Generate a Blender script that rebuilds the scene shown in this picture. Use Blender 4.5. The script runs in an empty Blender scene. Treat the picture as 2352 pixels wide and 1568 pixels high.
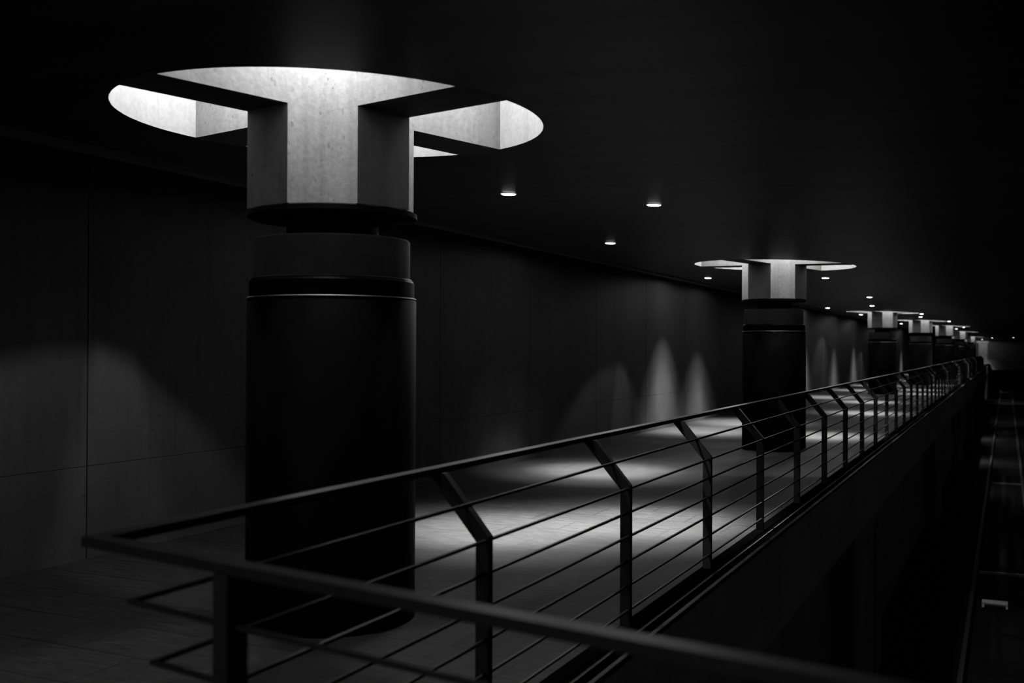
import bpy, bmesh, math, random
from mathutils import Vector, Matrix

random.seed(7)
S = bpy.context.scene
COL = S.collection

# ------------------------------------------------------------------ camera
IMG_W, IMG_H = 2352, 1568
F_PX = 2400.0
PITCH, ROLL, YAW = 0.00675, 0.004, 0.44206
EYE = Vector((0.0, 0.0, 1.6))
cam_data = bpy.data.cameras.new('camera')
cam_data.sensor_fit = 'HORIZONTAL'
cam_data.sensor_width = 36.0
cam_data.lens = F_PX / IMG_W * 36.0
cam_data.clip_start = 0.05
cam_data.clip_end = 400
cam_data.dof.use_dof = True
cam_data.dof.focus_distance = 9.0
cam_data.dof.aperture_fstop = 2.2
cam = bpy.data.objects.new('camera', cam_data)
COL.objects.link(cam)
cam.matrix_world = (Matrix.Translation(EYE) @ Matrix.Rotation(YAW, 4, 'Z') @
                    Matrix.Rotation(math.pi / 2 + PITCH, 4, 'X') @ Matrix.Rotation(ROLL, 4, 'Z'))
S.camera = cam

# ------------------------------------------------------------------ world and exposure (the passage is lit by its lamps)
WELL_LAMP = 470.0            # watts of each lamp inside the light shafts
SPOT = 1.0
world = bpy.data.worlds.new('night')
S.world = world
world.use_nodes = True
bgn = world.node_tree.nodes['Background']
bgn.inputs[0].default_value = (1, 1, 1, 1)
bgn.inputs[1].default_value = 0.0
S.view_settings.view_transform = 'Standard'
S.view_settings.look = 'None'
S.view_settings.gamma = 1
S.view_settings.exposure = 0.0
S.view_settings.use_curve_mapping = False

# ------------------------------------------------------------------ plan (metres): X across, Y along the passage
def ceil_z(x):
    return 2.961 - 0.0318 * (x + 3.653)

def ray(px, py):
    u, v = px - IMG_W / 2, py - IMG_H / 2
    return (cam.matrix_world.to_3x3() @ Vector((u / F_PX, -v / F_PX, -1))).normalized()

WALL_X = -6.28
END_Y, NEAR_Y, RIGHT_X = 140.0, -7.0, 4.2
TRENCH_Z = -3.4
SLAB_H = 1.25                # thickness of the roof slab
CROSS_A = 0.3066             # heading of the cross beams, clockwise from +Y
WELL_R = 1.2595
LAMP_R, LAMP_H = 0.57, 0.88   # lamps in the shafts: distance from the axis, height over the ceiling
CAP_R = 0.507
COLUMN_Y = [5.20, 17.0, 40.3, 51.6, 62.2, 81.2, 112.5]
COLUMN_PX = [None, None, 2026.8, 2114.5, 2171.5, 2204.0, 2229.4]
COLUMNS = []
for y, px in zip(COLUMN_Y, COLUMN_PX):
    if px is None:
        COLUMNS.append(((-3.653 if y < 10 else -3.385), y))
    else:
        d = ray(px, 780)
        COLUMNS.append((d.x / d.y * y, y))

# ------------------------------------------------------------------ materials
def nodes_of(name):
    m = bpy.data.materials.new(name)
    m.use_nodes = True
    nt = m.node_tree
    return m, nt, nt.nodes['Principled BSDF']

def plain(name, v, rough=0.5, metal=0.0, var=0.25, scale=6.0, bump=0.1, spec=0.5):
    """grey material whose value wanders a little with noise"""
    m, nt, b = nodes_of(name)
    tc = nt.nodes.new('ShaderNodeTexCoord')
    n = nt.nodes.new('ShaderNodeTexNoise')
    n.inputs['Scale'].default_value = scale
    n.inputs['Detail'].default_value = 6
    nt.links.new(tc.outputs['Object'], n.inputs['Vector'])
    r = nt.nodes.new('ShaderNodeMapRange')
    r.inputs[1].default_value, r.inputs[2].default_value = 0.3, 0.7
    r.inputs[3].default_value, r.inputs[4].default_value = v * (1 - var), v * (1 + var)
    nt.links.new(n.outputs['Fac'], r.inputs[0])
    nt.links.new(r.outputs[0], b.inputs['Base Color'])
    b.inputs['Roughness'].default_value = rough
    b.inputs['Metallic'].default_value = metal
    b.inputs['Specular IOR Level'].default_value = spec
    if bump:
        bp = nt.nodes.new('ShaderNodeBump')
        bp.inputs['Strength'].default_value = bump
        bp.inputs['Distance'].default_value = 0.01
        nt.links.new(n.outputs['Fac'], bp.inputs['Height'])
        nt.links.new(bp.outputs[0], b.inputs['Normal'])
    return m

def concrete(name, v, rough=0.7, stretch=(1, 1, 1), scale=2.0, var=0.25, fine=30.0, pits=0.0, spec=0.4, bump=0.15, streak=0.0):
    """cast concrete: cloudy tone, fine grain, water streaks and small pits"""
    m, nt, b = nodes_of(name)
    tc = nt.nodes.new('ShaderNodeTexCoord')
    mp = nt.nodes.new('ShaderNodeMapping')
    mp.inputs['Scale'].default_value = stretch
    nt.links.new(tc.outputs['Object'], mp.inputs['Vector'])
    n1 = nt.nodes.new('ShaderNodeTexNoise')
    n1.inputs['Scale'].default_value = scale
    n1.inputs['Detail'].default_value = 8
    n1.inputs['Roughness'].default_value = 0.6
    nt.links.new(mp.outputs[0], n1.inputs['Vector'])
    n2 = nt.nodes.new('ShaderNodeTexNoise')
    n2.inputs['Scale'].default_value = fine
    n2.inputs['Detail'].default_value = 5
    nt.links.new(tc.outputs['Object'], n2.inputs['Vector'])
    r1 = nt.nodes.new('ShaderNodeMapRange')
    r1.inputs[1].default_value, r1.inputs[2].default_value = 0.3, 0.7
    r1.inputs[3].default_value, r1.inputs[4].default_value = 1 - var, 1 + var
    nt.links.new(n1.outputs['Fac'], r1.inputs[0])
    r2 = nt.nodes.new('ShaderNodeMapRange')
    r2.inputs[1].default_value, r2.inputs[2].default_value = 0.3, 0.7
    r2.inputs[3].default_value, r2.inputs[4].default_value = 0.9 * v, 1.1 * v
    nt.links.new(n2.outputs['Fac'], r2.inputs[0])
    mul = nt.nodes.new('ShaderNodeMath')
    mul.operation = 'MULTIPLY'
    nt.links.new(r1.outputs[0], mul.inputs[0])
    nt.links.new(r2.outputs[0], mul.inputs[1])
    last = mul
    def darken(sock, lo, hi, amount):
        nonlocal last
        rr = nt.nodes.new('ShaderNodeMapRange')
        rr.inputs[1].default_value, rr.inputs[2].default_value = lo, hi
        rr.inputs[3].default_value, rr.inputs[4].default_value = 1.0, 1.0 - amount
        nt.links.new(sock, rr.inputs[0])
        mm = nt.nodes.new('ShaderNodeMath')
        mm.operation = 'MULTIPLY'
        nt.links.new(last.outputs[0], mm.inputs[0])
        nt.links.new(rr.outputs[0], mm.inputs[1])
        last = mm
    if streak:
        ms = nt.nodes.new('ShaderNodeMapping')
        ms.inputs['Scale'].default_value = (14, 14, 0.6)
        nt.links.new(tc.outputs['Object'], ms.inputs['Vector'])
        ns = nt.nodes.new('ShaderNodeTexNoise')
        ns.inputs['Scale'].default_value = 1.0
        ns.inputs['Detail'].default_value = 4
        nt.links.new(ms.outputs[0], ns.inputs['Vector'])
        darken(ns.outputs['Fac'], 0.52, 0.75, streak)
    if pits:
        nv = nt.nodes.new('ShaderNodeTexNoise')
        nv.inputs['Scale'].default_value = 26
        nv.inputs['Detail'].default_value = 3
        nt.links.new(tc.outputs['Object'], nv.inputs['Vector'])
        darken(nv.outputs['Fac'], 0.66, 0.72, pits)
    nt.links.new(last.outputs[0], b.inputs['Base Color'])
    b.inputs['Roughness'].default_value = rough
    b.inputs['Specular IOR Level'].default_value = spec
    bp = nt.nodes.new('ShaderNodeBump')
    bp.inputs['Strength'].default_value = bump
    bp.inputs['Distance'].default_value = 0.01
    nt.links.new(n2.outputs['Fac'], bp.inputs['Height'])
    nt.links.new(bp.outputs[0], b.inputs['Normal'])
    return m

def floor_material():
    m, nt, b = nodes_of('stone_slabs')
    tc = nt.nodes.new('ShaderNodeTexCoord')
    br = nt.nodes.new('ShaderNodeTexBrick')
    br.inputs['Scale'].default_value = 1.0
    br.inputs['Brick Width'].default_value = 0.9
    br.inputs['Row Height'].default_value = 0.45
    br.inputs['Mortar Size'].default_value = 0.006
    br.inputs['Mortar Smooth'].default_value = 0.3
    br.inputs['Color1'].default_value = (0.0046, 0.0046, 0.0046, 1)
    br.inputs['Color2'].default_value = (0.0058, 0.0058, 0.0058, 1)
    br.inputs['Mortar'].default_value = (0.0006, 0.0006, 0.0006, 1)
    nt.links.new(tc.outputs['Object'], br.inputs['Vector'])
    mp = nt.nodes.new('ShaderNodeMapping')
    mp.inputs['Rotation'].default_value = (0, 0, -0.35)
    mp.inputs['Scale'].default_value = (1.1, 5.0, 1)
    nt.links.new(tc.outputs['Object'], mp.inputs['Vector'])
    n1 = nt.nodes.new('ShaderNodeTexNoise')
    n1.inputs['Scale'].default_value = 5.0
    n1.inputs['Detail'].default_value = 10
    n1.inputs['Roughness'].default_value = 0.65
    nt.links.new(mp.outputs[0], n1.inputs['Vector'])
    r = nt.nodes.new('ShaderNodeMapRange')
    r.inputs[1].default_value, r.inputs[2].default_value = 0.3, 0.7
    r.inputs[3].default_value, r.inputs[4].default_value = 0.4, 1.7
    nt.links.new(n1.outputs['Fac'], r.inputs[0])
    mx = nt.nodes.new('ShaderNodeMix')
    mx.data_type = 'RGBA'
    mx.blend_type = 'MULTIPLY'
    mx.inputs['Factor'].default_value = 1
    nt.links.new(br.outputs['Color'], mx.inputs['A'])
    nt.links.new(r.outputs[0], mx.inputs['B'])
    # sparse pale specks, stretched one way
    m2 = nt.nodes.new('ShaderNodeMapping')
    m2.inputs['Scale'].default_value = (5, 16, 1)
    m2.inputs['Rotation'].default_value = (0, 0, -0.35)
    nt.links.new(tc.outputs['Object'], m2.inputs['Vector'])
    n2 = nt.nodes.new('ShaderNodeTexNoise')
    n2.inputs['Scale'].default_value = 1.6
    n2.inputs['Detail'].default_value = 2
    nt.links.new(m2.outputs[0], n2.inputs['Vector'])
    r2 = nt.nodes.new('ShaderNodeMapRange')
    r2.inputs[1].default_value, r2.inputs[2].default_value = 0.76, 0.80
    r2.inputs[3].default_value, r2.inputs[4].default_value = 0.0, 0.8
    nt.links.new(n2.outputs['Fac'], r2.inputs[0])
    mx2 = nt.nodes.new('ShaderNodeMix')
    mx2.data_type = 'RGBA'
    nt.links.new(r2.outputs[0], mx2.inputs['Factor'])
    nt.links.new(mx.outputs['Result'], mx2.inputs['A'])
    mx2.inputs['B'].default_value = (0.02, 0.02, 0.02, 1)
    nt.links.new(mx2.outputs['Result'], b.inputs['Base Color'])
    b.inputs['Roughness'].default_value = 0.62
    b.inputs['Specular IOR Level'].default_value = 0.06
    bp = nt.nodes.new('ShaderNodeBump')
    bp.inputs['Strength'].default_value = 0.9
    bp.inputs['Distance'].default_value = 0.02
    nt.links.new(n1.outputs['Fac'], bp.inputs['Height'])
    nt.links.new(bp.outputs[0], b.inputs['Normal'])
    return m

def glow(name, strength):
    m, nt, b = nodes_of(name)
    b.inputs['Base Color'].default_value = (0.8, 0.8, 0.8, 1)
    b.inputs['Emission Color'].default_value = (1, 1, 1, 1)
    b.inputs['Emission Strength'].default_value = strength
    return m

M_CEIL = concrete('dark_painted_ceiling', 0.036, rough=0.45, stretch=(0.35, 2.2, 1), scale=1.6, var=0.45, spec=0.14, bump=0.05)
M_WALL = concrete('wall_concrete', 0.0135, rough=0.75, stretch=(1, 1, 0.5), scale=0.9, var=0.3, pits=0.45, streak=0.3, spec=0.03)
M_CAP = concrete('pale_concrete', 0.11, rough=0.75, stretch=(1, 1, 0.35), scale=3.0, var=0.18, pits=0.35, streak=0.16, spec=0.05)
M_WELL = concrete('well_concrete', 0.086, rough=0.8, stretch=(1, 1, 0.4), scale=2.0, var=0.16, streak=0.12, spec=0.05)
M_FAR = concrete('end_wall_concrete', 0.14, rough=0.8, scale=0.8, var=0.2, spec=0.05)
M_STRIP = concrete('soffit_strip_paint', 0.09, rough=0.7, scale=1.0, var=0.2, spec=0.05)
M_FLOOR = floor_material()
M_SHAFT = plain('black_steel_jacket', 0.001, rough=0.55, var=0.3, scale=3, bump=0.02, spec=0.02)
M_NECK = concrete('dark_neck_concrete', 0.03, rough=0.7, scale=2.5, var=0.25, spec=0.03)
M_PAD = plain('black_rubber', 0.004, rough=0.8, bump=0.05, spec=0.02)
M_EDGE = plain('bright_steel_edge', 0.05, rough=0.5, metal=0.5, var=0.1, bump=0)
M_RAIL = plain('dark_painted_steel', 0.0135, rough=0.5, var=0.1, scale=20, bump=0, spec=0.06)
M_GUTTER = plain('black_gutter', 0.0005, rough=0.9, bump=0, spec=0.0)
M_KERB = plain('grey_steel_profile', 0.025, rough=0.6, var=0.2, bump=0, spec=0.1)
M_FASCIA = concrete('fascia_concrete', 0.36, rough=0.7, scale=0.8, var=0.2, spec=0.05)
M_TRENCH = concrete('trench_concrete', 0.22, rough=0.8, scale=0.8, var=0.3, spec=0.05)
M_BALLAST = concrete('track_slab', 0.005, rough=0.85, scale=3, var=0.4, fine=60, spec=0.05)
M_STEEL = plain('rail_steel', 0.012, rough=0.6, metal=0.2, var=0.2, bump=0)
M_PIPE = plain('grey_conduit', 0.2, rough=0.5, var=0.2, bump=0)
M_BOX = plain('pale_concrete_box', 0.4, rough=0.8, var=0.1, bump=0.1)
M_DOOR = plain('pale_door_paint', 0.55, rough=0.5, var=0.1, scale=3, bump=0)
M_LAMP = glow('lamp_glass', 12.0)
M_TRIM = plain('lamp_trim_metal', 0.3, rough=0.4, var=0.1, bump=0)

# ------------------------------------------------------------------ mesh helpers
def build(name, bm, mat, parent=None, smooth=False):
    bmesh.ops.recalc_face_normals(bm, faces=bm.faces)
    me = bpy.data.meshes.new(name)
    bm.to_mesh(me)
    bm.free()
    me.materials.append(mat)
    o = bpy.data.objects.new(name, me)
    COL.objects.link(o)
    if parent is not None:
        o.parent = parent
    if smooth:
        for p in me.polygons:
            p.use_smooth = True
        me.set_sharp_from_angle(angle=math.radians(35))
    return o

def box(bm, x0, x1, y0, y1, z0, z1):
    v = [bm.verts.new((x, y, z)) for z in (z0, z1) for y in (y0, y1) for x in (x0, x1)]
    for f in ((0, 2, 3, 1), (4, 5, 7, 6), (0, 1, 5, 4), (2, 6, 7, 3), (0, 4, 6, 2), (1, 3, 7, 5)):
        bm.faces.new([v[i] for i in f])
    return v

def lathe(bm, prof, n=96, cx=0, cy=0):
    """closed solid of revolution from (r, z) points bottom to top"""
    rings = []
    for r, z in prof:
        rings.append([bm.verts.new((cx + r * math.cos(2 * math.pi * i / n), cy + r * math.sin(2 * math.pi * i / n), z)) for i in range(n)])
    for a, b in zip(rings, rings[1:]):
        for i in range(n):
            j = (i + 1) % n
            bm.faces.new((a[i], a[j], b[j], b[i]))
    bm.faces.new(rings[0][::-1])
    bm.faces.new(rings[-1])

def ring_solid(bm, prof, n=96):
    """ring: profile loop (r, z) turned round the axis"""
    rings = []
    for r, z in prof:
        rings.append([bm.verts.new((r * math.cos(2 * math.pi * i / n), r * math.sin(2 * math.pi * i / n), z)) for i in range(n)])
    for k in range(len(rings)):
        a, b = rings[k], rings[(k + 1) % len(rings)]
        for i in range(n):
            j = (i + 1) % n
            bm.faces.new((a[i], a[j], b[j], b[i]))

def prism(bm, pts, axis, a0, a1):
    """extrude a polygon; axis 'y': pts are (x, z); axis 'z': pts are (x, y)"""
    def P(p, a):
        return (p[0], a, p[1]) if axis == 'y' else (p[0], p[1], a)
    lo = [bm.verts.new(P(p, a0)) for p in pts]
    hi = [bm.verts.new(P(p, a1)) for p in pts]
    n = len(pts)
    f1 = bm.faces.new(lo)
    f2 = bm.faces.new(hi[::-1])
    for i in range(n):
        j = (i + 1) % n
        bm.faces.new((lo[i], hi[i], hi[j], lo[j]))
    return lo, hi

def sweep(bm, path, sect):
    """sweep a closed section [(side, up)] along a polyline with mitred corners (path nearly level)"""
    path = [Vector(p) for p in path]
    up = Vector((0, 0, 1))
    rings = []
    for i, p in enumerate(path):
        d0 = (p - path[i - 1]).normalized() if i else None
        d1 = (path[i + 1] - p).normalized() if i < len(path) - 1 else None
        if d0 is None: d0 = d1
        if d1 is None: d1 = d0
        s0, s1 = d0.cross(up).normalized(), d1.cross(up).normalized()
        s = (s0 + s1)
        s = s / (s.dot(s0)) if s.length > 1e-6 else s0
        rings.append([bm.verts.new(p + s * a + up * b) for a, b in sect])
    n = len(sect)
    for a, b in zip(rings, rings[1:]):
        for i in range(n):
            j = (i + 1) % n
            bm.faces.new((a[i], a[j], b[j], b[i]))
    bm.faces.new(rings[0])
    bm.faces.new(rings[-1][::-1])

def empty(name, loc, label, cat, group=None, kind='thing'):
    o = bpy.data.objects.new(name, None)
    o.empty_display_size = 0.2
    COL.objects.link(o)
    o.location = loc
    tag(o, label, cat, group, kind)
    return o

def tag(o, label, cat, group=None, kind='thing'):
    o['label'] = label
    o['category'] = cat
    o['kind'] = kind
    if group:
        o['group'] = group
    return o

def struct(name, bm, mat, label=None, cat=None, smooth=False):
    o = build(name, bm, mat, smooth=smooth)
    o['kind'] = 'structure'
    if label:
        o['label'] = label
        o['category'] = cat
    return o

# ------------------------------------------------------------------ roof slab with round light wells
def slab_sheet(bm, x0, x1, y0, y1, zf, keep):
    """one face of the slab with a round hole at every column; keep collects the hole rims"""
    def q(xa, xb, ya, yb):
        if xb - xa < 1e-6 or yb - ya < 1e-6:
            return
        bm.faces.new([bm.verts.new((x, y, zf(x))) for x, y in ((xa, ya), (xb, ya), (xb, yb), (xa, yb))])
    h, n = 1.5, 128
    y = y0
    for cx, cy in COLUMNS:
        q(x0, x1, y, cy - h)
        q(x0, cx - h, cy - h, cy + h)
        q(cx + h, x1, cy - h, cy + h)
        inner, outer = [], []
        for i in range(n):
            a = 2 * math.pi * i / n + math.pi / 4
            c, s = math.cos(a), math.sin(a)
            k = h / max(abs(c), abs(s))
            inner.append(bm.verts.new((cx + WELL_R * c, cy + WELL_R * s, zf(cx + WELL_R * c))))
            outer.append(bm.verts.new((cx + k * c, cy + k * s, zf(cx + k * c))))
        for i in range(n):
            j = (i + 1) % n
            bm.faces.new((inner[i], outer[i], outer[j], inner[j]))
        keep.append(inner)
        y = cy + h
    q(x0, x1, y, y1)

SLOT_X = -5.87
bm = bmesh.new()
slab_sheet(bm, SLOT_X, RIGHT_X + 0.4, NEAR_Y - 0.4, END_Y + 0.4, ceil_z, [])
slab_sheet(bm, -7.0, RIGHT_X + 0.4, NEAR_Y - 0.4, END_Y + 0.4, lambda x: ceil_z(-3.6) + SLAB_H, [])
# the slot along the left wall and the outer faces of the slab
zc = ceil_z(SLOT_X)
def face(*pts):
    bm.faces.new([bm.verts.new(p) for p in pts])
ya, yb, zt, zs = NEAR_Y - 0.4, END_Y + 0.4, ceil_z(-3.6) + SLAB_H, zc + 0.4
face((SLOT_X, ya, zc), (SLOT_X, yb, zc), (SLOT_X, yb, zs), (SLOT_X, ya, zs))
face((SLOT_X, ya, zs), (SLOT_X, yb, zs), (-7.0, yb, zs), (-7.0, ya, zs))
face((-7.0, ya, zs), (-7.0, yb, zs), (-7.0, yb, zt), (-7.0, ya, zt))
xr = RIGHT_X + 0.4
face((xr, ya, ceil_z(xr)), (xr, yb, ceil_z(xr)), (xr, yb, zt), (xr, ya, zt))
face((SLOT_X, ya, zc), (xr, ya, ceil_z(xr)), (xr, ya, zt), (-7.0, ya, zt), (-7.0, ya, zs), (SLOT_X, ya, zs))
face((SLOT_X, yb, zc), (xr, yb, ceil_z(xr)), (xr, yb, zt), (-7.0, yb, zt), (-7.0, yb, zs), (SLOT_X, yb, zs))
bmesh.ops.remove_doubles(bm, verts=bm.verts, dist=1e-5)
struct('ceiling', bm, M_CEIL)

# lining of every light well (a round shaft, closed on top and lit by its own lamps)
WELL_WORDS = ['largest and nearest round skylight shaft, around the head of the front column',
              'round skylight shaft around the head of the second column',
              'round skylight shaft around the head of the third column',
              'round skylight shaft around the head of the fourth column',
              'round skylight shaft around the head of the fifth column',
              'round skylight shaft around the head of the sixth column',
              'smallest round skylight shaft, around the head of the last column']
for k, (cx, cy) in enumerate(COLUMNS):
    bm = bmesh.new()
    n = 128
    lo, hi, ol, oh = [], [], [], []
    for i in range(n):
        a = 2 * math.pi * i / n + math.pi / 4
        c, s = math.cos(a), math.sin(a)
        x = cx + WELL_R * c
        lo.append(bm.verts.new((x, cy + WELL_R * s, ceil_z(x) + 0.0005)))
        hi.append(bm.verts.new((x, cy + WELL_R * s, zt + 0.02)))
        x = cx + (WELL_R + 0.08) * c
        ol.append(bm.verts.new((x, cy + (WELL_R + 0.08) * s, ceil_z(x) + 0.003)))
        oh.append(bm.verts.new((x, cy + (WELL_R + 0.08) * s, zt + 0.02)))
    for A, B in ((lo, hi), (hi, oh), (oh, ol), (ol, lo)):
        for i in range(n):
            j = (i + 1) % n
            bm.faces.new((A[i], A[j], B[j], B[i]))
    struct('window_%d' % (k + 1), bm, M_WELL, WELL_WORDS[k], 'skylight', smooth=True)
    shaft = bpy.data.objects['window_%d' % (k + 1)]
    bm = bmesh.new()
    lathe(bm, [(WELL_R + 0.05, zt - 0.06), (WELL_R + 0.05, zt + 0.04)], 64, cx, cy)
    build('shaft_lid', bm, M_WELL, shaft)
    # one lamp hangs in every quarter of the shaft, close to the column head
    for q in range(4):
        a = math.pi / 2 - CROSS_A + math.pi / 4 + q * math.pi / 2
        lx, ly = cx + LAMP_R * math.cos(a), cy + LAMP_R * math.sin(a)
        lz = ceil_z(cx) + LAMP_H
        bm = bmesh.new()
        lathe(bm, [(0.05, lz + 0.02), (0.065, lz + 0.03), (0.065, lz + 0.12), (0.02, lz + 0.15), (0.02, zt - 0.05)], 24, lx, ly)
        lamp = build('lamp', bm, M_TRIM, shaft, True)
        bm = bmesh.new()
        lathe(bm, [(0.01, lz + 0.008), (0.046, lz + 0.022), (0.046, lz + 0.03)], 24, lx, ly)
        build('lamp_lens', bm, M_LAMP, lamp, True)
        pl = bpy.data.lights.new('shaft_lamp', 'POINT')
        pl.energy = WELL_LAMP
        pl.shadow_soft_size = 0.04
        po = bpy.data.objects.new('shaft_lamp', pl)
        po.location = (lx, ly, lz - 0.045)
        po.parent = shaft
        COL.objects.link(po)

# soffit strip with cross pieces between ceiling and left wall
bm = bmesh.new()
zc2 = ceil_z(-6.1)
box(bm, -6.21, -6.07, NEAR_Y, END_Y, zc2, zc2 + 0.12)
y = 2.25
while y < END_Y:
    box(bm, -6.075, SLOT_X + 0.003, y, y + 0.13, zc2 - 0.002, zc2 + 0.10)
    y += 6.0
struct('trim_1', bm, M_STRIP)

# ------------------------------------------------------------------ walls and floors
bm = bmesh.new()
JOINTS = [NEAR_Y, -2.3, 0.4, 3.08, 5.77, 8.48, 11.21, 13.88, 16.6]
while JOINTS[-1] + 2.7 < END_Y:
    JOINTS.append(JOINTS[-1] + 2.7)
JOINTS.append(END_Y)
g = 0.006
for a, b in zip(JOINTS, JOINTS[1:]):
    for z0, z1 in ((-0.05, 0.70 - 0.003), (0.70 + 0.001, 3.55)):
        box(bm, WALL_X - 0.12, WALL_X, a + g, b - g, z0, z1)
box(bm, WALL_X - 0.5, WALL_X - 0.05, NEAR_Y - 0.3, END_Y + 0.3, -0.3, 3.6)
struct('wall_left', bm, M_WALL)

KERB_X = -2.02
bm = bmesh.new()
prism(bm, [(WALL_X - 0.1, NEAR_Y - 0.2), (3.4, NEAR_Y - 0.2), (3.4, 2.12), (KERB_X, 2.12), (KERB_X, END_Y + 0.2), (WALL_X - 0.1, END_Y + 0.2)], 'z', -0.3, 0.0)
struct('floor', bm, M_FLOOR)

bm = bmesh.new()
box(bm, KERB_X, -1.80, 2.12, END_Y, -0.019, 0.004)
struct('trim_2', bm, M_GUTTER)
bm = bmesh.new()
y = 8.85 - 3.61 * 2
while y < 112:
    y1 = min(y + 3.59, 112)
    box(bm, -1.868, -1.852, max(y, 2.13), y1, 0.0, 0.022)
    box(bm, -1.80, -1.772, max(y, 2.13), y1, -0.02, 0.012)
    y += 3.61
struct('trim_3', bm, M_KERB)

FX = -1.775
bm = bmesh.new()
box(bm, KERB_X + 0.001, FX - 0.003, 2.12, END_Y, -0.85, -0.02)
struct('wall_fascia', bm, M_FASCIA)
bm = bmesh.new()
box(bm, -2.5, FX - 0.35, 2.0, END_Y, TRENCH_Z - 0.2, -0.30)
y = 14.3
while y < END_Y - 6:
    box(bm, FX - 0.40, FX - 0.02, y, y + 3.3, TRENCH_Z - 0.1, -0.85)
    y += 17.3
box(bm, -2.5, RIGHT_X + 0.2, 1.5, 2.1, TRENCH_Z - 0.2, -0.29)
struct('wall_trench', bm, M_TRENCH)
bm = bmesh.new()
box(bm, -2.4, RIGHT_X + 0.3, 1.8, END_Y + 0.3, TRENCH_Z - 0.4, TRENCH_Z)
struct('ground', bm, M_BALLAST)
bm = bmesh.new()
box(bm, RIGHT_X, RIGHT_X + 0.4, NEAR_Y - 0.3, END_Y + 0.3, TRENCH_Z - 0.4, 3.2)
struct('wall_right', bm, M_TRENCH)
bm = bmesh.new()
box(bm, WALL_X - 0.3, RIGHT_X + 0.3, NEAR_Y - 0.35, NEAR_Y, -0.4, 3.4)
struct('wall_near', bm, M_TRENCH)
# far end: wall over the track portal, with a doorway and a ledge
bm = bmesh.new()
box(bm, WALL_X - 0.2, -3.08, END_Y, END_Y + 0.35, -0.3, 3.4)
box(bm, -3.08, -2.10, END_Y, END_Y + 0.35, 2.48, 3.4)
box(bm, -2.10, RIGHT_X + 0.2, END_Y, END_Y + 0.35, 0.45, 3.4)
box(bm, -2.10, RIGHT_X + 0.2, END_Y - 0.5, END_Y + 0.35, -0.75, 0.45)
struct('wall_far', bm, M_FAR)
bm = bmesh.new()
box(bm, -2.6, RIGHT_X + 0.4, END_Y + 6.0, END_Y + 6.3, TRENCH_Z - 0.3, 0.0)
box(bm, -2.6, RIGHT_X + 0.4, END_Y, END_Y + 6.3, -0.7, 0.0)
box(bm, -2.6, RIGHT_X + 0.4, END_Y + 0.2, END_Y + 6.3, TRENCH_Z - 0.5, TRENCH_Z - 0.02)
box(bm, -2.9, -2.3, END_Y - 0.2, END_Y + 6.3, TRENCH_Z - 0.5, 0.0)
box(bm, RIGHT_X - 0.01, RIGHT_X + 0.4, END_Y - 0.2, END_Y + 6.3, TRENCH_Z - 0.5, 0.0)
struct('wall_portal', bm, M_GUTTER)
bm = bmesh.new()
box(bm, -3.08, -2.10, END_Y + 0.08, END_Y + 0.14, 0.0, 2.48)
dr = struct('door_1', bm, M_DOOR)
bm = bmesh.new()
box(bm, -2.22, -2.17, END_Y + 0.03, END_Y + 0.08, 0.95, 1.09)
build('door_handle', bm, M_STEEL, dr)
bm = bmesh.new()
box(bm, -3.35, -1.95, END_Y - 0.12, END_Y, 2.50, 2.80)
build('lintel', bm, M_DOOR, dr)

# ------------------------------------------------------------------ columns
def arc_cross(cap_r, half_a, half_b, n=10):
    """plan of the cruciform head: cross of two bars cut by a circle, (x, y) in the cross's own frame"""
    pts = []
    for q in range(4):
        w = half_a if q % 2 == 0 else half_b          # arm q along direction q*90deg
        wn = half_b if q % 2 == 0 else half_a
        rot = q * math.pi / 2
        d = math.sqrt(cap_r ** 2 - w ** 2)
        for k in range(n + 1):                         # nearly flat end face, a touch of curve
            t = -1 + 2 * k / n
            x, y = d + 0.006 * (1 - t * t), w * t
            pts.append((math.cos(rot) * x - math.sin(rot) * y, math.sin(rot) * x + math.cos(rot) * y))
        # inner corner between arm q and arm q+1
        c, s = math.cos(rot), math.sin(rot)
        pts.append((c * wn - s * w, s * wn + c * w))
    return pts

HALF_A, HALF_B = 0.199, 0.1905
ROT = math.pi / 2 - CROSS_A                           # beam A lies along this angle from +X

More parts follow.
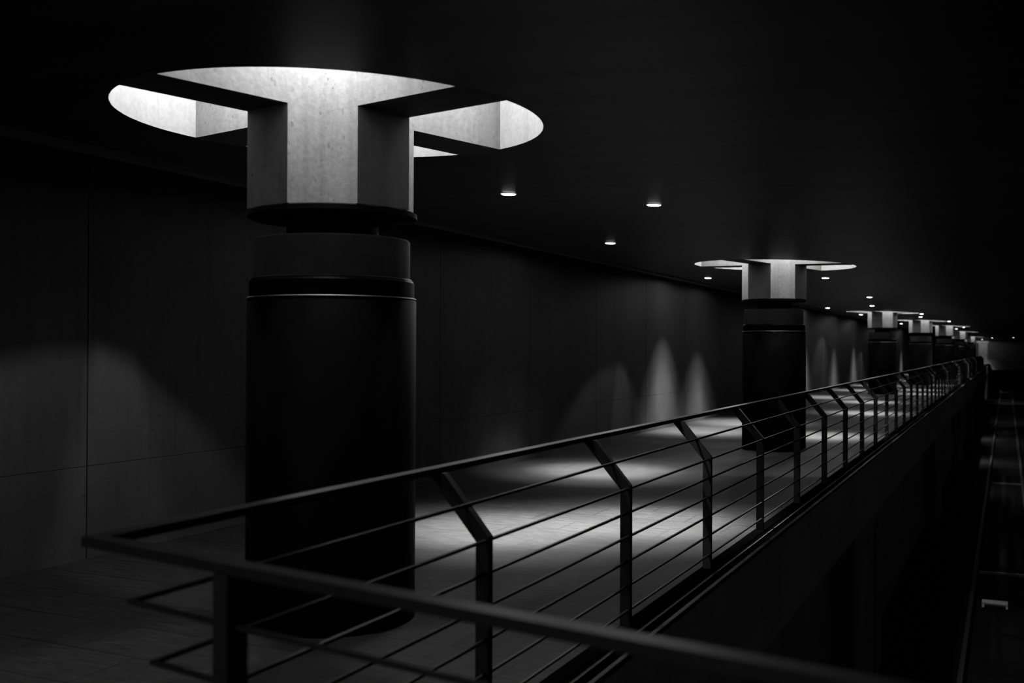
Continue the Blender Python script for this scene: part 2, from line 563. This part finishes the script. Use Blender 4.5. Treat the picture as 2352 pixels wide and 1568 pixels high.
def make_column(label):
    """built on the axis of the first column, floor at 0"""
    cx, cy = COLUMNS[0]
    t = empty('column', (cx, cy, 0), label, 'column', 'round columns along the walkway')
    bm = bmesh.new()
    lathe(bm, [(0.5, 0.0), (0.5, 1.875), (0.494, 1.885)])
    build('shaft', bm, M_SHAFT, t, True)
    bm = bmesh.new()
    ring_solid(bm, [(0.40, 1.886), (0.498, 1.886), (0.501, 1.890), (0.498, 1.895), (0.40, 1.895)])
    build('edge_ring', bm, M_EDGE, t, True)
    bm = bmesh.new()
    ring_solid(bm, [(0.40, 1.896), (0.488, 1.896), (0.488, 1.985), (0.478, 1.999), (0.40, 1.999)])
    build('collar', bm, M_SHAFT, t, True)
    bm = bmesh.new()
    ring_solid(bm, [(0.40, 2.0), (0.474, 2.0), (0.476, 2.003), (0.472, 2.007), (0.40, 2.007)])
    build('edge_ring', bm, M_RAIL, t, True)
    bm = bmesh.new()
    lathe(bm, [(0.462, 2.008), (0.462, 2.232), (0.456, 2.240)])
    build('neck', bm, M_NECK, t, True)
    bm = bmesh.new()
    lathe(bm, [(0.268, 2.240), (0.272, 2.25), (0.272, 2.35), (0.268, 2.362)])
    build('bearing_pad', bm, M_PAD, t, True)
    bm = bmesh.new()
    lathe(bm, [(0.490, 2.362), (CAP_R - 0.004, 2.37), (CAP_R - 0.004, 2.398), (0.49, 2.405)])
    build('cap_plate', bm, M_PAD, t, True)
    # cruciform head, rising to the underside of the beams
    pts = arc_cross(CAP_R, HALF_A, HALF_B)
    c, s = math.cos(ROT), math.sin(ROT)
    pts = [(c * x - s * y, s * x + c * y) for x, y in pts]
    bm = bmesh.new()
    lo, hi = prism(bm, pts, 'z', 2.405, 3.0)
    for v in hi:
        v.co.z = ceil_z(cx + v.co.x) - 0.0015
    head = build('capital', bm, M_CAP, t)
    # the two crossing beams that carry the slab across the well, soffits flush with the ceiling
    for half, rot in ((HALF_A, ROT), (HALF_B, ROT + math.pi / 2)):
        L = WELL_R + 0.03
        c, s = math.cos(rot), math.sin(rot)
        bm = bmesh.new()
        lo, hi = prism(bm, [(c * x - s * y, s * x + c * y) for x, y in ((-L, -half), (L, -half), (L, half), (-L, half))], 'z', 0, 1)
        for v in lo:
            v.co.z = ceil_z(cx + v.co.x) - 0.0015 + (0 if half == HALF_A else 0.0006)
        for v in hi:
            v.co.z = ceil_z(-3.6) + SLAB_H
        build('cross_beam', bm, M_CAP, t)
    return t

def dup(root, loc, label):
    r = root.copy()
    COL.objects.link(r)
    r.location = loc
    r['label'] = label
    for ch in list(root.children):
        c = ch.copy()
        COL.objects.link(c)
        c.parent = r
    return r

COLUMN_WORDS = ['largest, nearest black round column with lit cross-shaped concrete head, left of centre',
                'second nearest black round column with cross-shaped head, standing behind the railing right of centre',
                'third black round column along the walkway, in the gap beyond the second column',
                'fourth black round column along the walkway, just behind and right of the third',
                'fifth black round column along the walkway, just right of the fourth',
                'sixth black round column, small, half hidden behind the fifth',
                'farthest and smallest black round column, near the pale door of the end wall']
col0 = make_column(COLUMN_WORDS[0])
for (cx, cy), w in list(zip(COLUMNS, COLUMN_WORDS))[1:]:
    dz = ceil_z(cx) - ceil_z(COLUMNS[0][0])
    r = dup(col0, (cx, cy, 0), w)
    for ch in r.children:                      # heads meet the ceiling at this column's place
        if ch.name.startswith(('capital', 'cross_beam')):
            ch.location.z = dz

# ------------------------------------------------------------------ railing
RX = -1.945
rail = empty('railing', (RX, 3.91, 0), 'dark steel railing with inward leaning posts and thin bars along the walkway edge', 'railing')
inv = Matrix.Translation((-RX, -3.91, 0))
RAIL_END = 110.0
def end_line(x):            # the cross railing near the camera
    return 2.06 - 0.18 * (x + 2.21)
X_STOP = 1.6
bm = bmesh.new()
sweep(bm, [(-2.21, RAIL_END, 1.079), (-2.21, end_line(-2.21), 1.079), (X_STOP, end_line(X_STOP), 1.079)],
      [(-0.027, -0.013), (0.027, -0.013), (0.027, 0.013), (-0.027, 0.013)])
bm.transform(inv)
build('handrail', bm, M_RAIL, rail)
circ = [(0.0085 * math.cos(2 * math.pi * i / 8), 0.0085 * math.sin(2 * math.pi * i / 8)) for i in range(8)]
for x, z in ((-2.055, 0.940), (-1.957, 0.800), (-1.957, 0.663), (-1.957, 0.526), (-1.957, 0.387), (-1.957, 0.246), (-1.957, 0.104)):
    bm = bmesh.new()
    sweep(bm, [(x, RAIL_END, z), (x, end_line(x), z), (X_STOP, end_line(X_STOP), z)], circ)
    bm.transform(inv)
    build('horizontal_bar', bm, M_RAIL, rail, True)
POST = [(-1.945, 0.004), (-1.945, 0.816), (-2.158, 1.068), (-2.237, 1.068), (-2.237, 1.057), (-2.2295, 1.057), (-2.005, 0.794), (-2.005, 0.004)]
bm = bmesh.new()
prism(bm, [(x - RX, z) for x, z in POST], 'y', -0.021, 0.021)
post0 = build('post', bm, M_RAIL, rail)
n_posts = int((RAIL_END - 3.91) / 1.8074) + 1
for i in range(1, n_posts):
    c = post0.copy()
    COL.objects.link(c)
    c.parent = rail
    c.location = (0, 1.8074 * i, 0)
# upright posts of the cross railing
bm = bmesh.new()
box(bm, -0.021, 0.021, -0.038, 0.038, 0.0, 1.07)
p0 = build('upright_post', bm, M_RAIL, rail)
p0.location = (-1.665 - RX, end_line(-1.665) - 3.91, 0)
c = p0.copy()
COL.objects.link(c)
c.parent = rail
c.location = (0.17 - RX, end_line(0.17) - 3.91, 0)

# ------------------------------------------------------------------ downlights
LIGHTS = [
    (-3.995, 8.356, 1.0, 'leftmost of the three large lit downlights between the two nearest columns'),
    (-2.958, 9.315, 1.0, 'rightmost of the three large lit downlights between the two nearest columns'),
    (-4.72, 12.99, 0.9, 'lowest and farthest of the three large lit downlights between the two nearest columns'),
    (-5.35, 20.37, 1.3, 'lit downlight left of the second column, under its skylight\'s left end'),
    (-3.057, 20.13, 0.9, 'lit downlight right of the second column head'),
    (-3.152, 27.90, 0.9, 'upper of two lit downlights just above the third column skylight'),
    (-3.753, 33.90, 0.9, 'lower of two lit downlights just above the third column skylight'),
    (-5.486, 36.61, 1.0, 'lit downlight left of the third column near the wall'),
    (-2.817, 41.11, 0.6, 'upper of two lit downlights over the fourth column'),
    (-3.139, 45.21, 0.7, 'lower of two lit downlights over the fourth column'),
    (-5.058, 59.0, 0.9, 'small lit downlight in the gap between the third and fourth columns'),
    (-2.367, 51.57, 0.4, 'small lit downlight above the skylight of the fifth column'),
    (-2.20, 64.6, 0.3, 'tiny dim downlight above the skylight of the sixth column, upper of two'),
    (-2.812, 70.55, 0.5, 'tiny lit downlight above the skylight of the sixth column, lower of two'),
    (-1.314, 116.7, 0.03, 'tiny lit downlight right of the last column, before the end wall'),
    (0.599, 109.5, 0.04, 'tiny faint downlight at the far right over the dark trench'),
]
bm = bmesh.new()
ring_solid(bm, [(0.066, 0.012), (0.066, -0.002), (0.070, -0.004), (0.080, -0.002), (0.082, 0.012)], 32)
trim_me = build('trim_ring', bm, M_TRIM)
bm = bmesh.new()
lathe(bm, [(0.030, -0.013), (0.056, -0.010), (0.065, -0.004), (0.065, 0.01)], 32)
lens_me = build('lamp_lens', bm, M_LAMP)
def add_beams(parent, p, x, spill=75):
    near_wall = x < -5
    if near_wall:
        lobes = [('lamp_beam', 6200 * p, 60), ('lamp_skirt', 3000 * p, 78)]
    else:
        lobes = [('lamp_beam', 10500 * p, 44), ('lamp_skirt', 5200 * p, 66), ('lamp_flank', 450 * p, 92)]
    lobes.append(('lamp_spill', spill * min(p, 1.0), 179))
    for nm, watts, deg in lobes:
        blend = 0.15 if deg > 170 else 1.0
        L = bpy.data.lights.new(nm, 'SPOT')
        L.energy = watts * SPOT
        L.spot_size = math.radians(deg)
        L.spot_blend = blend
        L.shadow_soft_size = 0.05
        o = bpy.data.objects.new(nm, L)
        o.location = (0, 0, -0.022)
        o.parent = parent
        COL.objects.link(o)

for k, (x, y, p, label) in enumerate(LIGHTS):
    t = empty('downlight', (x, y, ceil_z(x)), label, 'downlight', 'recessed downlights in the ceiling')
    t.rotation_euler = (0, math.atan(0.0318), 0)
    for src in (trim_me, lens_me):
        if k == 0:
            src.parent = t
        else:
            c = src.copy()
            COL.objects.link(c)
            c.parent = t
    add_beams(t, p, x)
# unseen lamps: behind columns, over the far door, and two added behind the viewer
ceiling = bpy.data.objects['ceiling']
for x, y, p in [(-5.12, 23.0, 1.4), (-5.25, 43.6, 1.0), (-5.30, 49.6, 1.0), (-5.2, 73.3, 1.0), (-3.6, 96.0, 1.0), (-2.7, 138.2, 0.6),
                (-2.6, -5.5, 0.3), (-4.6, -5.5, 0.3)]:  # added unseen pair, brightens the near faces of the railing posts
    c = trim_me.copy()
    c.name = 'recessed_lamp'
    COL.objects.link(c)
    c.parent = ceiling
    c.location = (x, y, ceil_z(x))
    c.rotation_euler = (0, math.atan(0.0318), 0)
    d = lens_me.copy()
    COL.objects.link(d)
    d.parent = c
    add_beams(c, p, x, 75 if y > 0 else 1200)

# ------------------------------------------------------------------ the dark trench
for x, w in ((-0.62, 'left steel running rail on the floor of the dark trench'), (0.56, 'right steel running rail on the floor of the dark trench')):
    bm = bmesh.new()
    prism(bm, [(x - 0.06, TRENCH_Z), (x + 0.06, TRENCH_Z), (x + 0.06, TRENCH_Z + 0.015), (x + 0.012, TRENCH_Z + 0.03), (x + 0.012, TRENCH_Z + 0.10),
               (x + 0.034, TRENCH_Z + 0.11), (x + 0.034, TRENCH_Z + 0.14), (x - 0.034, TRENCH_Z + 0.14), (x - 0.034, TRENCH_Z + 0.11),
               (x - 0.012, TRENCH_Z + 0.10), (x - 0.012, TRENCH_Z + 0.03), (x - 0.06, TRENCH_Z + 0.015)], 'y', 2.2, END_Y + 5.5)
    tag(build('track_rail', bm, M_STEEL), w, 'rail', 'running rails in the trench')
for y, w in ((25.7, 'nearer raised crossbar between the trench rails, beyond the pale box'), (43.2, 'farther raised crossbar between the trench rails')):
    bm = bmesh.new()
    box(bm, -0.55, 0.50, y, y + 0.10, TRENCH_Z, TRENCH_Z + 0.05)
    tag(build('track_crossbar', bm, M_PIPE), w, 'crossbar', 'crossbars between the trench rails')
t = empty('cable_box', (-0.20, 22.5, TRENCH_Z), 'small pale flat box on two feet between the trench rails', 'box')
bm = bmesh.new()
box(bm, -0.23, 0.23, -0.13, 0.13, 0.075, 0.10)
build('lid', bm, M_BOX, t)
bm = bmesh.new()
box(bm, -0.20, 0.20, -0.10, 0.12, 0.035, 0.075)
build('body', bm, M_BOX, t)
for sx in (-1, 1):
    bm = bmesh.new()
    box(bm, sx * 0.21 - 0.02, sx * 0.21 + 0.02, -0.12, 0.12, 0.0, 0.075)
    build('foot', bm, M_BOX, t)
# conduits on the first pier
for y, w in ((16.55, 'left of two thin grey conduits running down the trench pier'), (16.78, 'right of two thin grey conduits running down the trench pier')):
    t = empty('conduit', (FX - 0.02, y, TRENCH_Z), w, 'conduit', 'conduits on the trench pier')
    bm = bmesh.new()
    lathe(bm, [(0.022, 0.0), (0.022, 2.35)], 16, 0.024, 0)
    build('pipe', bm, M_PIPE, t, True)
    for z in (0.5, 1.3, 2.1):
        bm = bmesh.new()
        box(bm, 0.0, 0.052, -0.035, 0.035, z, z + 0.03)
        build('clip', bm, M_PIPE, t)
